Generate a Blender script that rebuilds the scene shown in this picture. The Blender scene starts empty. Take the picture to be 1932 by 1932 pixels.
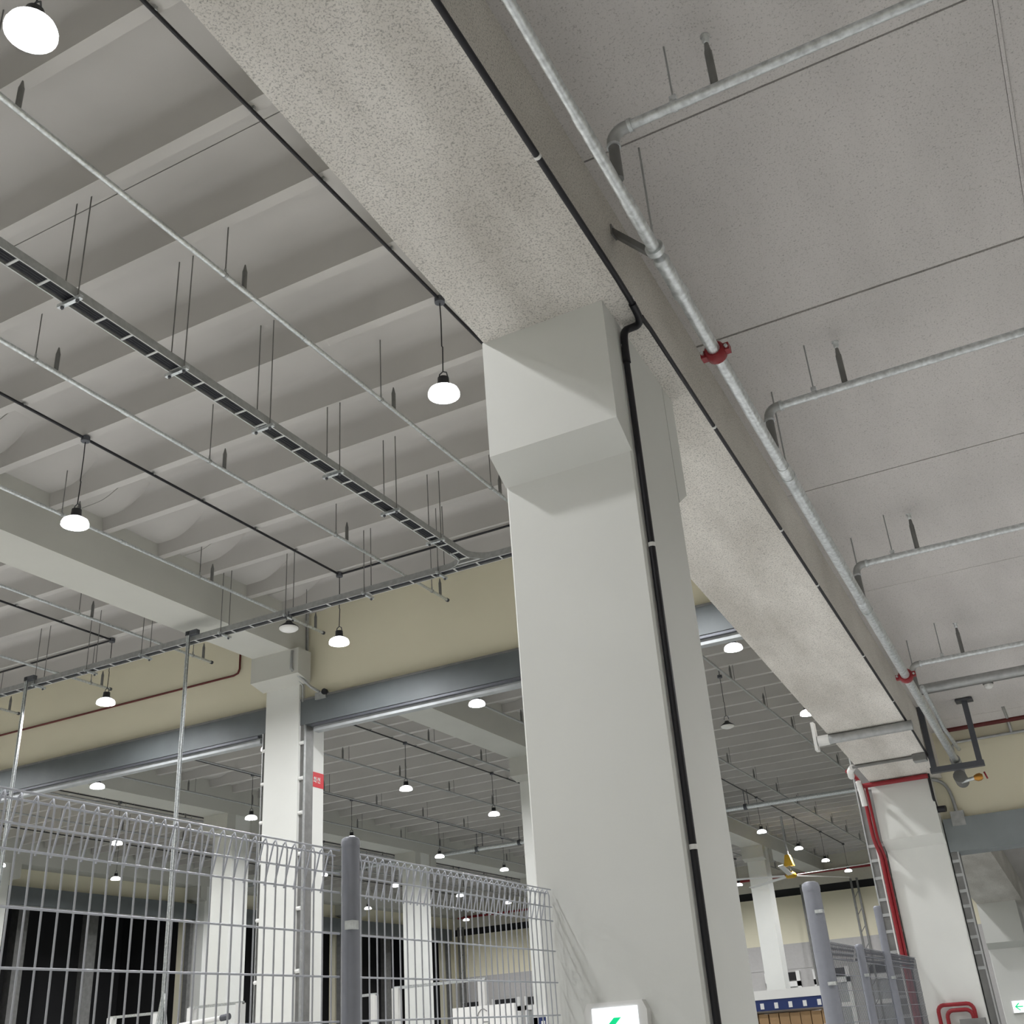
import bpy, math, random
from mathutils import Matrix, Vector

random.seed(7)
scene = bpy.context.scene
COL = scene.collection

# ------------------------------------------------------------------ camera, world, exposure
CAM_Z = 1.6
RX = Vector((0.8831590981, 0.4642518909, -0.0670834498))
RD = Vector((-0.2595094496, 0.3644422288, -0.8943359030))
RF = Vector((-0.3907490921, 0.8072496787, 0.4423382228))
cd = bpy.data.cameras.new('camera')
cd.sensor_width = 36.0
cd.lens = 2030.65 / 1932.0 * 36.0
cd.clip_start, cd.clip_end = 0.05, 300
cam = bpy.data.objects.new('camera', cd)
COL.objects.link(cam)
cam.matrix_world = Matrix(((RX.x, -RD.x, -RF.x, 0), (RX.y, -RD.y, -RF.y, 0), (RX.z, -RD.z, -RF.z, CAM_Z), (0, 0, 0, 1)))
scene.camera = cam

world = bpy.data.worlds.new('world')
scene.world = world
world.use_nodes = True
bg = world.node_tree.nodes['Background']
bg.inputs[0].default_value = (0.5, 0.55, 0.65, 1)
bg.inputs[1].default_value = 0.004

vs = scene.view_settings
vs.view_transform = 'Standard'
vs.look = 'None'
vs.gamma = 1.0
vs.use_curve_mapping = False
vs.exposure = 1.12
LAMP = 350.0         # emission of the high-bay lenses
SHADE = 0.007          # their clear refractor shades, relative to the lens
LAMP_COL = (0.985, 0.985, 1.0)

# ------------------------------------------------------------------ materials
MATS = {}
def mat(name, col, rough=0.6, metal=0.0, noise=None, scale=8.0, bump=0.0, bscale=60.0, emit=None, estr=0.0, spec=0.4):
    m = bpy.data.materials.new(name)
    m.use_nodes = True
    nt = m.node_tree
    b = nt.nodes['Principled BSDF']
    b.inputs['Base Color'].default_value = (*col, 1)
    b.inputs['Roughness'].default_value = rough
    b.inputs['Metallic'].default_value = metal
    b.inputs['Specular IOR Level'].default_value = spec
    if emit:
        b.inputs['Emission Color'].default_value = (*emit, 1)
        b.inputs['Emission Strength'].default_value = estr
    tc = None
    if noise or bump:
        tc = nt.nodes.new('ShaderNodeNewGeometry')
    if noise:
        n = nt.nodes.new('ShaderNodeTexNoise')
        n.inputs['Scale'].default_value = scale
        n.inputs['Detail'].default_value = 5
        r = nt.nodes.new('ShaderNodeValToRGB')
        r.color_ramp.elements[0].position = 0.3
        r.color_ramp.elements[1].position = 0.7
        r.color_ramp.elements[0].color = (*[c * (1 - noise) for c in col], 1)
        r.color_ramp.elements[1].color = (*[min(1, c * (1 + noise)) for c in col], 1)
        nt.links.new(tc.outputs['Position'], n.inputs['Vector'])
        nt.links.new(n.outputs['Fac'], r.inputs['Fac'])
        nt.links.new(r.outputs['Color'], b.inputs['Base Color'])
    if bump:
        n2 = nt.nodes.new('ShaderNodeTexNoise')
        n2.inputs['Scale'].default_value = bscale
        n2.inputs['Detail'].default_value = 4
        bp = nt.nodes.new('ShaderNodeBump')
        bp.inputs['Strength'].default_value = bump
        bp.inputs['Distance'].default_value = 0.01
        nt.links.new(tc.outputs['Position'], n2.inputs['Vector'])
        nt.links.new(n2.outputs['Fac'], bp.inputs['Height'])
        nt.links.new(bp.outputs['Normal'], b.inputs['Normal'])
    MATS[name] = m
    return m

def spray(name, col, pit, scale, thr, blotch, warm=None):
    """sprayed mineral coating: pale ground with small dark pits, broad blotches and a rough bump"""
    m = bpy.data.materials.new(name)
    m.use_nodes = True
    nt = m.node_tree
    b = nt.nodes['Principled BSDF']
    b.inputs['Roughness'].default_value = 0.95
    b.inputs['Specular IOR Level'].default_value = 0.1
    g = nt.nodes.new('ShaderNodeNewGeometry')
    n1 = nt.nodes.new('ShaderNodeTexNoise')
    n1.inputs['Scale'].default_value = scale
    n1.inputs['Detail'].default_value = 4
    n1.inputs['Roughness'].default_value = 0.7
    r1 = nt.nodes.new('ShaderNodeValToRGB')
    r1.color_ramp.elements[0].position = thr
    r1.color_ramp.elements[1].position = thr + 0.14
    r1.color_ramp.elements[0].color = (*[c * pit for c in col], 1)
    r1.color_ramp.elements[1].color = (*col, 1)
    n2 = nt.nodes.new('ShaderNodeTexNoise')
    n2.inputs['Scale'].default_value = 1.1
    n2.inputs['Detail'].default_value = 3
    r2 = nt.nodes.new('ShaderNodeValToRGB')
    r2.color_ramp.elements[0].position = 0.3
    r2.color_ramp.elements[1].position = 0.72
    w = warm or (1, 1, 1)
    r2.color_ramp.elements[0].color = (*[(1 - blotch) * c for c in w], 1)
    r2.color_ramp.elements[1].color = (1, 1, 1, 1)
    mx = nt.nodes.new('ShaderNodeMix')
    mx.data_type = 'RGBA'
    mx.blend_type = 'MULTIPLY'
    mx.inputs['Factor'].default_value = 1.0
    L = nt.links.new
    L(g.outputs['Position'], n1.inputs['Vector'])
    vm = nt.nodes.new('ShaderNodeVectorMath')
    vm.operation = 'MULTIPLY'
    vm.inputs[1].default_value = (2.0, 0.6, 1.0)
    L(g.outputs['Position'], vm.inputs[0])
    L(vm.outputs['Vector'], n2.inputs['Vector'])
    L(n1.outputs['Fac'], r1.inputs['Fac'])
    L(n2.outputs['Fac'], r2.inputs['Fac'])
    L(r1.outputs['Color'], mx.inputs['A'])
    L(r2.outputs['Color'], mx.inputs['B'])
    L(mx.outputs['Result'], b.inputs['Base Color'])
    bp = nt.nodes.new('ShaderNodeBump')
    bp.inputs['Strength'].default_value = 0.5
    bp.inputs['Distance'].default_value = 0.012
    L(n1.outputs['Fac'], bp.inputs['Height'])
    L(bp.outputs['Normal'], b.inputs['Normal'])
    MATS[name] = m
    return m

mat('column_paint', (0.72, 0.73, 0.70), 0.55, noise=0.02, scale=1.5, bump=0.05, bscale=30)
mat('tee_concrete', (0.51, 0.495, 0.475), 0.85, noise=0.04, scale=0.8, bump=0.05)
mat('beam_concrete', (0.53, 0.53, 0.49), 0.85, noise=0.03, scale=0.9)
spray('girder_spray', (0.88, 0.85, 0.80), 0.52, 92.0, 0.36, 0.30, (1.0, 0.985, 0.96))
spray('ramp_spray', (0.70, 0.672, 0.655), 0.55, 85.0, 0.31, 0.12)
mat('cream_wall', (0.76, 0.72, 0.56), 0.8, noise=0.02, scale=0.7)
mat('pale_wall', (0.62, 0.60, 0.52), 0.8, noise=0.02)
mat('grey_wall', (0.48, 0.47, 0.46), 0.8, noise=0.03)
mat('floor_epoxy', (0.60, 0.60, 0.58), 0.35, noise=0.05, scale=0.5)
mat('floor_low_bounce', (0.22, 0.23, 0.22), 0.4, noise=0.06, scale=0.5)  # same floor, colour darkened so less light bounces onto the far ceilings
mat('slat_metal', (0.40, 0.42, 0.43), 0.6, 0.2, noise=0.1, scale=5)
mat('flange_steel', (0.60, 0.61, 0.61), 0.6, 0.1)
mat('dark_red', (0.11, 0.016, 0.014), 0.5)
mat('shutter_pale', (0.24, 0.265, 0.275), 0.55, 0.1, noise=0.08, scale=2.0)
mat('shutter_steel', (0.12, 0.135, 0.14), 0.55, 0.1, noise=0.08, scale=2.0)
mat('galv', (0.66, 0.69, 0.70), 0.36, 0.8, noise=0.22, scale=30.0)
mat('galv_dull', (0.42, 0.43, 0.43), 0.5, 0.6, noise=0.12, scale=14.0)
mat('dark_steel', (0.10, 0.105, 0.12), 0.5, 0.3)
mat('rail_grey', (0.20, 0.20, 0.195), 0.5, 0.3, noise=0.15, scale=6)
mat('black_plastic', (0.012, 0.012, 0.016), 0.42)
mat('white_plastic', (0.80, 0.80, 0.78), 0.4)
mat('white_paint', (0.72, 0.72, 0.70), 0.45)
mat('fence_grey', (0.27, 0.282, 0.322), 0.42, 0.15, noise=0.04, scale=20)
mat('wire_grey', (0.55, 0.57, 0.62), 0.38, 0.3)
mat('red_paint', (0.27, 0.018, 0.025), 0.4)
mat('sign_red', (0.58, 0.02, 0.03), 0.5)
mat('brass', (0.55, 0.27, 0.06), 0.35, 0.8)
mat('yellow_paint', (0.65, 0.40, 0.03), 0.5)
mat('blue_paint', (0.012, 0.028, 0.12), 0.5)
mat('cardboard', (0.42, 0.27, 0.14), 0.8, noise=0.10, scale=3)
mat('tape_film', (0.62, 0.58, 0.52), 0.3)
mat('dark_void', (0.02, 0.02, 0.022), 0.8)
mat('lens_off', (0.82, 0.82, 0.80), 0.4)
mat('lamp_housing', (0.05, 0.05, 0.055), 0.45, 0.4)
mat('lamp_lens', (1, 1, 1), 0.4, emit=LAMP_COL, estr=LAMP)
mat('lamp_shade', (1, 1, 1), 0.4, emit=LAMP_COL, estr=LAMP * SHADE)
mat('sign_glow', (0.9, 0.92, 0.95), 0.4, emit=(0.86, 0.93, 1.0), estr=0.6)
mat('sign_green', (0.0, 0.45, 0.2), 0.4, emit=(0.0, 0.30, 0.10), estr=0.8)
mat('cable_bundle', (0.012, 0.013, 0.018), 0.6)

# ------------------------------------------------------------------ mesh builder
def smooth(pts, it=2):
    pts = [Vector(p) for p in pts]
    for _ in range(it):
        q = [pts[0]]
        for a, b in zip(pts[:-1], pts[1:]):
            d = min(0.25, 0.05 / max((b - a).length, 1e-6)) if _ == 0 else 0.25
            q += [a.lerp(b, d), a.lerp(b, 1 - d)]
        q.append(pts[-1])
        pts = q
    return pts

class MB:
    def __init__(s):
        s.v, s.f, s.sm = [], [], []
    def add(s, verts, faces, smooth=False):
        o = len(s.v)
        s.v += [tuple(p) for p in verts]
        for f in faces:
            s.f.append(tuple(i + o for i in f))
            s.sm.append(smooth)
        return s
    def box(s, x0, x1, y0, y1, z0, z1, sl=0.0):
        """axis box; sl: z falls by sl for each metre of y"""
        p = [(x, y, z - sl * y) for z in (z0, z1) for y in (y0, y1) for x in (x0, x1)]
        return s.add(p, [(0, 2, 3, 1), (4, 5, 7, 6), (0, 1, 5, 4), (2, 6, 7, 3), (0, 4, 6, 2), (1, 3, 7, 5)])
    def prism(s, prof, a0, a1, axis='x'):
        n = len(prof)
        mk = {'x': lambda p, a: (a, p[0], p[1]), 'y': lambda p, a: (p[0], a, p[1]), 'z': lambda p, a: (p[0], p[1], a)}[axis]
        v = [mk(p, a0) for p in prof] + [mk(p, a1) for p in prof]
        f = [tuple(range(n - 1, -1, -1)), tuple(range(n, 2 * n))]
        f += [(i, (i + 1) % n, n + (i + 1) % n, n + i) for i in range(n)]
        return s.add(v, f)
    def tube(s, pts, r, n=8, caps=True):
        pts = [Vector(p) for p in pts]
        rs = r if isinstance(r, (list, tuple)) else [r] * len(pts)
        rings = []
        ref = None
        for i, p in enumerate(pts):
            if i == 0: d = pts[1] - p
            elif i == len(pts) - 1: d = p - pts[i - 1]
            else: d = (pts[i + 1] - p).normalized() + (p - pts[i - 1]).normalized()
            d.normalize()
            if ref is None:
                ref = Vector((0, 0, 1)) if abs(d.z) < 0.9 else Vector((1, 0, 0))
            a = d.cross(ref)
            if a.length < 1e-5:
                a = d.cross(Vector((0, 1, 0)))
            a.normalize()
            b = a.cross(d).normalized()
            ref = b
            rings.append([p + (a * math.cos(t) + b * math.sin(t)) * rs[i] for t in [2 * math.pi * k / n for k in range(n)]])
        v = [q for rg in rings for q in rg]
        f = []
        for i in range(len(pts) - 1):
            for k in range(n):
                f.append((i * n + k, i * n + (k + 1) % n, (i + 1) * n + (k + 1) % n, (i + 1) * n + k))
        s.add(v, f, True)
        if caps:
            s.add(rings[0], [tuple(range(n - 1, -1, -1))])
            s.add(rings[-1], [tuple(range(n))])
        return s
    def lathe(s, prof, c, n=20, smooth=True):
        v = [(c[0] + r * math.cos(2 * math.pi * k / n), c[1] + r * math.sin(2 * math.pi * k / n), c[2] + z) for r, z in prof for k in range(n)]
        f = [(i * n + k, i * n + (k + 1) % n, (i + 1) * n + (k + 1) % n, (i + 1) * n + k) for i in range(len(prof) - 1) for k in range(n)]
        s.add(v, f, smooth)
        return s
    def mesh(s, name, m, off=(0, 0, 0)):
        me = bpy.data.meshes.new(name)
        me.from_pydata([(x - off[0], y - off[1], z - off[2]) for x, y, z in s.v], [], s.f)
        me.polygons.foreach_set('use_smooth', s.sm)
        me.materials.append(MATS[m])
        me.update()
        return me

def link(name, data, parent=None, loc=(0, 0, 0)):
    o = bpy.data.objects.new(name, data)
    COL.objects.link(o)
    o.location = loc
    if parent: o.parent = parent
    return o

ORG = {}
def tag(o, label=None, cat=None, group=None, kind=None):
    if label: o['label'] = label
    if cat: o['category'] = cat
    if group: o['group'] = group
    if kind: o['kind'] = kind
    return o
def thing(name, label, cat, loc, group=None):
    o = link(name, None, None, loc)
    o.empty_display_size = 0.1
    ORG[o] = tuple(loc)
    return tag(o, label, cat, group)
def struct(name, loc=(0, 0, 0)):
    o = link(name, None, None, loc)
    ORG[o] = tuple(loc)
    return tag(o, kind='structure')
def part(name, mb, m, parent, label=None, kind=None):
    """vertices given in world metres; parent is a thing or a part"""
    root = parent
    while root.parent: root = root.parent
    o = link(name, mb.mesh(name, m, ORG[root]), parent)
    return tag(o, label, kind=kind)
def solo(name, mb, m, label, cat, loc, group=None):
    o = link(name, mb.mesh(name, m, loc), None, loc)
    ORG[o] = tuple(loc)
    return tag(o, label, cat, group)
def sstruct(name, mb, m):
    o = link(name, mb.mesh(name, m))
    ORG[o] = (0, 0, 0)
    return tag(o, kind='structure')
def inst(name, me, parent, loc):
    """a part sharing mesh data, loc in world metres"""
    root = parent
    while root.parent: root = root.parent
    r = ORG[root]
    return link(name, me, parent, (loc[0] - r[0], loc[1] - r[1], loc[2] - r[2]))

ORDW = ['first', 'second', 'third', 'fourth', 'fifth', 'sixth', 'seventh', 'eighth', 'ninth', 'tenth', 'eleventh', 'twelfth']
# ------------------------------------------------------------------ setting
SLOPE = 0.08
def ramp(y): return 6.6 - SLOPE * y          # underside of the ramp slab
def gird(y): return 5.951 - SLOPE * y        # underside of the ramp girder
SLAB = 10.11                                 # underside of the roof tees
STEM = 9.61
GB = 8.92                                    # underside of the roof girders
PITCH = 2.33
GX = [-2.05, -13.44, -24.76, -36.1]          # girder lines
YW = 16.62                                   # front of the column line with the shutters
YEND = 62.4

sstruct('floor', MB().box(-40, 9.2, -9.2, 17.0, -0.2, 0.0), 'floor_epoxy')
sstruct('floor_hall', MB().box(-41, 9.2, 17.0, 66, -0.2, 0.0), 'floor_low_bounce')

# roof of precast double tees, one piece per tee and bay
ceil = struct('ceiling', (0, 0, SLAB))
AS = [k * math.pi / 10 for k in range(6)]
def tee_mesh(length):
    h = PITCH / 2 - 0.006
    zs = SLAB
    d = zs - STEM
    def stem(c):
        return [(c + sg * (0.10 + 0.16 * (1 - math.sin(a))), -0.16 * (1 - math.cos(a))) for sg, aa in ((-1, AS), ) for a in aa] + [(c - 0.066, -d), (c + 0.066, -d)] + [(c + 0.10 + 0.16 * (1 - math.sin(a)), -0.16 * (1 - math.cos(a))) for a in AS[::-1]]
    prof = [(-h, 0.10), (-h, 0)] + stem(-0.627) + stem(0.627) + [(h, 0), (h, 0.10)]
    m = MB()
    n = len(prof)
    v = [(0, p[0], p[1]) for p in prof] + [(length, p[0], p[1]) for p in prof]
    m.add(v, [(i, (i + 1) % n, n + (i + 1) % n, n + i) for i in range(n)])
    for i in range(n):
        a, b = prof[i], prof[(i + 1) % n]
        m.sm[i] = a[1] <= 0 and b[1] <= 0 and not (a[1] < -d + 0.01 and b[1] < -d + 0.01)
    # thickened ends that curve up from the girder to the slab
    e = [(0.0, 0.05), (0.0, -0.27), (0.35, -0.27), (0.48, -0.255), (0.60, -0.22), (0.73, -0.165), (0.86, -0.10), (1.0, -0.045), (1.16, 0.0), (1.18, 0.05)]
    for mir in (False, True):
        pr = [((length - u) if mir else u, w) for u, w in e]
        o = len(m.f)
        m.prism(pr if not mir else pr[::-1], -h, h, 'y')
        for q in range(o + 2, len(m.f)): m.sm[q] = True
    me = m.mesh('ceiling_tee', 'tee_concrete')
    me.set_sharp_from_angle(angle=math.radians(35))
    return me
bays = [(-12.975, -2.525), (-24.29, -13.915), (-35.6, -25.23)]
tee_data = [tee_mesh(b[1] - b[0]) for b in bays]
k0, k1 = -6, 25
for k in range(k0, k1):
    yc = 7.325 + PITCH * k
    for b, me in zip(bays, tee_data):
        inst('ceiling_tee', me, ceil, (b[0], yc, SLAB))
sstruct('trim_1', MB().box(-38, -1.0, -9.2, 66, SLAB + 0.10, SLAB + 0.3), 'tee_concrete')

# underside of the truck ramp on the right: sprayed slab panels with open joints
rampc = struct('ceiling_ramp', (0, 0, 6.6))
seams = [-9.1, -6.6, -4.2, -1.8, 0.45, 2.6, 4.575, 6.55, 9.0, 11.39, 13.8, 16.25, 18.7, 21.1, 23.5, 26.0, 28.4, 30.8, 33.2]
for a, b in zip(seams[:-1], seams[1:]):
    g = 0.010 if abs(a - 6.55) < 0.01 or abs(b - 6.55) < 0.01 else 0.003
    for x0, x1 in ((-1.575, 0.70), (0.724, 3.0), (3.02, 9.0)):
        part('ceiling_panel', MB().box(x0, x1, a + g, b - g, 6.6, 6.9, SLOPE), 'ramp_spray', rampc)
part('joint_strip', MB().box(0.702, 0.722, -9, 33, 6.592, 6.9, SLOPE), 'ramp_spray', rampc)
sstruct('trim_2', MB().box(-1.575, 9.0, -9.1, 33.2, 6.9, 7.2, SLOPE), 'ramp_spray')

sstruct('wall_left', MB().box(-37.0, -36.5, -9.2, 28.0, 0, 10.2).box(-37.0, -36.5, 28.0, 66, 8.2, 10.2)
        .box(-37.0, -36.5, 38.9, 40.1, 0, 8.2).box(-37.0, -36.5, 50.2, 51.4, 0, 8.2).box(-37.0, -36.5, 61.4, 66, 0, 8.2), 'cream_wall')
sstruct('wall_back', MB().box(-37, 9.2, -9.2, -9.0, 0, 10.2), 'pale_wall')
sstruct('wall_right', MB().box(9.0, 9.2, -9.2, 34, 0, 8.2), 'pale_wall')
sstruct('wall_ramp', MB().box(-2.12, -1.98, -9.2, 62, 6.2, 9.0, 0.0), 'cream_wall')
# wall above the shutters, bay by bay between the columns
sstruct('wall_shutter', MB().box(-13.03, -2.5, YW + 0.18, YW + 0.36, 8.0, 10.11).box(-24.35, -13.85, YW + 0.18, YW + 0.36, 8.0, 10.11)
        .box(-36.5, -25.17, YW + 0.18, YW + 0.36, 8.0, 10.11), 'cream_wall')
sstruct('wall_dock', MB().box(-1.72, 9.0, YW + 0.14, YW + 0.34, 4.0, 5.6), 'cream_wall')
sstruct('wall_under_ramp', MB().box(-2, 9.0, 33.2, 33.4, 0, 5), 'grey_wall')
# far end wall
endw = struct('wall_end', (0, YEND, 0))
part('upper_wall', MB().box(-36.5, -2, YEND, YEND + 0.3, 8.25, 10.2), 'pale_wall', endw)
part('shadow_gap', MB().box(-36.5, -2, YEND + 0.15, YEND + 0.3, 7.85, 8.25), 'dark_void', endw)
part('cream_band', MB().box(-36.5, -2, YEND, YEND + 0.3, 5.45, 7.85), 'cream_wall', endw)
part('grey_band', MB().box(-36.5, -2, YEND, YEND + 0.3, 4.2, 5.45), 'grey_wall', endw)
part('lower_wall', MB().box(-36.5, -2, YEND + 0.02, YEND + 0.3, 0.0, 4.2), 'grey_wall', endw)

# ------------------------------------------------------------------ beams
def roof_girder(x, label):
    return solo('roof_girder', MB().box(x - 0.475, x + 0.475, -9, 62.3, GB, SLAB + 0.1), 'beam_concrete', label, 'beam', (x, 26, GB))
roof_girder(GX[0], 'roof girder high above the rough sprayed girder, over the first column line')
roof_girder(GX[1], 'pale concrete roof girder landing on the shutter column with the red sign')
roof_girder(GX[2], 'roof girder on the second column line beyond the shutter opening')
roof_girder(GX[3], 'roof girder along the dark dock wall at far left')

solo('ramp_girder', MB().box(-2.525, -1.575, -9, 33, 5.951, 6.75, SLOPE), 'girder_spray',
     'broad sloping girder with rough speckled spray coating resting on the near column', 'beam', (-2.05, 8, gird(8)))

# ------------------------------------------------------------------ columns
def corbel_y(x0, x1, yf, yb, d, ztop, zb, drop, m):
    """corbels in front of and behind a shaft: block with a bevelled underside"""
    m.prism([(yf - d, ztop(yf - d)), (yf, ztop(yf)), (yf, zb - drop), (yf - d, zb)], x0, x1, 'x')
    m.prism([(yb, ztop(yb)), (yb + d, ztop(yb + d)), (yb + d, zb), (yb, zb - drop)], x0, x1, 'x')
    return m
def ramp_column(yf, label, zb):
    x0, x1, yb = -2.535, -1.715, yf + 0.81
    t = thing('concrete_column', label, 'column', ((x0 + x1) / 2, (yf + yb) / 2, 0), None)
    zt = lambda y: gird(y) + 0.002
    sh = MB()
    p = [(yf, 0), (yb, 0), (yb, zt(yb)), (yf, zt(yf))]
    c = 0.012
    plan = [(x0 + c, yf), (x1 - c, yf), (x1, yf + c), (x1, yb - c), (x1 - c, yb), (x0 + c, yb), (x0, yb - c), (x0, yf + c)]
    sh.add([(a, b, 0) for a, b in plan] + [(a, b, zt(b)) for a, b in plan],
           [tuple(range(7, -1, -1)), tuple(range(8, 16))] + [(i, (i + 1) % 8, 8 + (i + 1) % 8, 8 + i) for i in range(8)])
    part('shaft', sh, 'column_paint', t)
    part('corbel', corbel_y(x0, x1, yf, yb, 0.19, zt, zb, 0.13, MB()), 'column_paint', t)
    return t
near_col = ramp_column(5.18, 'large pale concrete column in the foreground with black conduit and lit sign', 4.735)
right_col = ramp_column(YW + 0.01, 'pale concrete column with red pipes running up its left edge', 3.83)
ramp_column(27.95, 'concrete column at far right edge carrying a small lit arrow sign', 2.9)

def roof_column(x, y, label, group=None, e=0.5):
    t = thing('concrete_column', label, 'column', (x, y, 0), group)
    part('shaft', MB().box(x - 0.41, x + 0.41, y - 0.41, y + 0.41, 0, GB + 0.001), 'column_paint', t)
    zt = lambda yy: GB
    part('corbel', corbel_y(x - 0.5, x + e, y - 0.41, y + 0.41, 0.40, zt, 8.40, 0.10, MB()), 'beam_concrete', t)
    return t
roof_column(GX[1], YW + 0.41, 'pale column between two shutter openings with the red sign on its side', None, 0.68)
CY = [5.585, 17.03, 28.2, 39.5, 50.8]
lab = {(1, 2): 'pale column seen as a sliver beside the near column above the fence end',
       (1, 3): 'far pale column hidden behind the near column',
       (1, 4): 'far pale column left of the ceiling fan, below the last roof girder',
       (2, 2): 'pale column behind the fence, just left of the red sign column',
       (2, 3): 'pale two toned column behind the fence, right of the fence post',
       (2, 4): 'far column on the second line next to the end wall',
       (3, 2): 'pale column at the left photo edge beside the black dock opening',
       (3, 3): 'column at right side of the black dock opening',
       (3, 4): 'farthest column on the dock wall behind the fence post'}
for (i, j), l in lab.items():
    roof_column(GX[i], CY[j], l)

# ------------------------------------------------------------------ rolling shutters
def shutter(x0, x1, zt, zb, label, rails=(True, True), lip=True, xs=1.0, cat='shutter', foot=0.0, yf=YW + 0.05):
    t = thing('rolling_shutter', label, cat, ((x0 + x1) / 2, yf + 0.1, 0))
    part('casing', MB().box(x0, x1, yf, yf + 0.5, zb, zt), 'shutter_steel' if lip else 'shutter_pale', t)
    if lip:
        part('top_flashing', MB().box(x0, x1, yf - 0.012, yf, zt - 0.03, zt + 0.01), 'rail_grey', t)
        part('slot_strip', MB().box(x0 + 0.25, x1 - 0.25, yf + 0.02, yf + 0.10, zb - 0.05, zb), 'dark_steel', t)
        part('bottom_bar', MB().box(x0 + 0.25, x1 - 0.25, yf + 0.10, yf + 0.26, zb - 0.14, zb - 0.03), 'slat_metal', t)
    for f, x, sgn in ((rails[0], x0, 1), (rails[1], x1, -1)):
        if not f: continue
        wd = 0.24 if f == 'wide' else 0.10
        a, b = sorted((x, x + sgn * wd))
        r = part('guide_rail', MB().box(a, b, yf + 0.02, yf + 0.30, foot, zb), 'rail_grey', t)
        part('rail_edge', MB().box(x + sgn * wd - 0.010, x + sgn * wd + 0.010, yf + 0.0, yf + 0.05, foot, zb), 'galv_dull', r)
        z = zb - (0.35 if lip else 0.12)
        if f == 'wide':
            while z > 1.3:
                part('rail_band', MB().box(a, b, yf + 0.005, yf + 0.022, z - 0.02, z + 0.02), 'galv_dull', r)
                z -= (0.8 if z > 4.6 else 0.19) + 0.12 * random.random()
        elif lip:
            while z > 1.4:
                inst('rail_clip', CLIP, r, (x + sgn * 0.05, yf + 0.0, z))
                z -= (0.62 if z > zb - 2.2 else 0.95) + 0.2 * random.random()
        else:
            while z > zb - 1.5:
                inst('rail_band', BAND, r, (x + sgn * 0.05, yf + 0.0, z))
                z -= 0.17 + 0.06 * random.random()
    return t
CLIP = MB().tube([(-0.045, 0, 0), (0.045, 0, 0)], 0.036, 8).mesh('rail_clip', 'white_plastic')
BAND = MB().box(-0.051, 0.051, 0.008, 0.022, -0.02, 0.02).mesh('rail_band', 'galv_dull')
shutter(-13.03, -2.55, 8.0, 7.48, 'grey steel shutter casing over the opening right of the red sign column', (True, 'wide'))
shutter(-24.35, -13.85, 8.0, 7.48, 'grey steel shutter casing over the opening at left behind the fence')
shutter(-1.70, 6.0, 4.03, 3.58, 'wide grey steel shutter casing right of the column with red pipes', (True, True), False)
for ya, yb, l in ((28.7, 39.0, 'grey shutter casing above the black dock opening at left'), (40.0, 50.3, 'grey shutter casing above the second dock opening, left of the fence post'),
                  (51.3, 61.5, 'grey shutter casing above the third dock opening, right of the fence post')):
    t = thing('dock_shutter', l, 'shutter', (-36.35, (ya + yb) / 2, 0))
    part('casing', MB().box(-36.5, -36.05, ya, yb, 7.55, 8.2), 'shutter_steel', t)
    part('bottom_lip', MB().box(-36.4, -36.15, ya + 0.2, yb - 0.2, 7.46, 7.55), 'galv_dull', t)
    for yy in (ya, yb - 0.2):
        part('guide_rail', MB().box(-36.45, -36.2, yy, yy + 0.2, 0, 7.55), 'rail_grey', t)
    # dock chamber behind the opening, painted near black to stand for its darkness
    d = thing('dock_shelter', l.replace('grey shutter casing above', 'unlit dock chamber behind').replace('left of', 'to the left of').replace('right of', 'to the right of'), 'dock shelter', (-39, (ya + yb) / 2, 0))
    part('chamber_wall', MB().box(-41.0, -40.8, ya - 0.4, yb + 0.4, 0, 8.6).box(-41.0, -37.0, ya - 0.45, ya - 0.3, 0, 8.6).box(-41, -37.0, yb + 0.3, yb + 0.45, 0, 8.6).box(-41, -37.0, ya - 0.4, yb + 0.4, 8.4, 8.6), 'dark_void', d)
    for q in (0.25, 0.6):
        yy = ya + (yb - ya) * q
        part('chamber_post', MB().box(-38.6, -38.2, yy, yy + 0.5, 0, 8.4), 'rail_grey', d)

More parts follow.
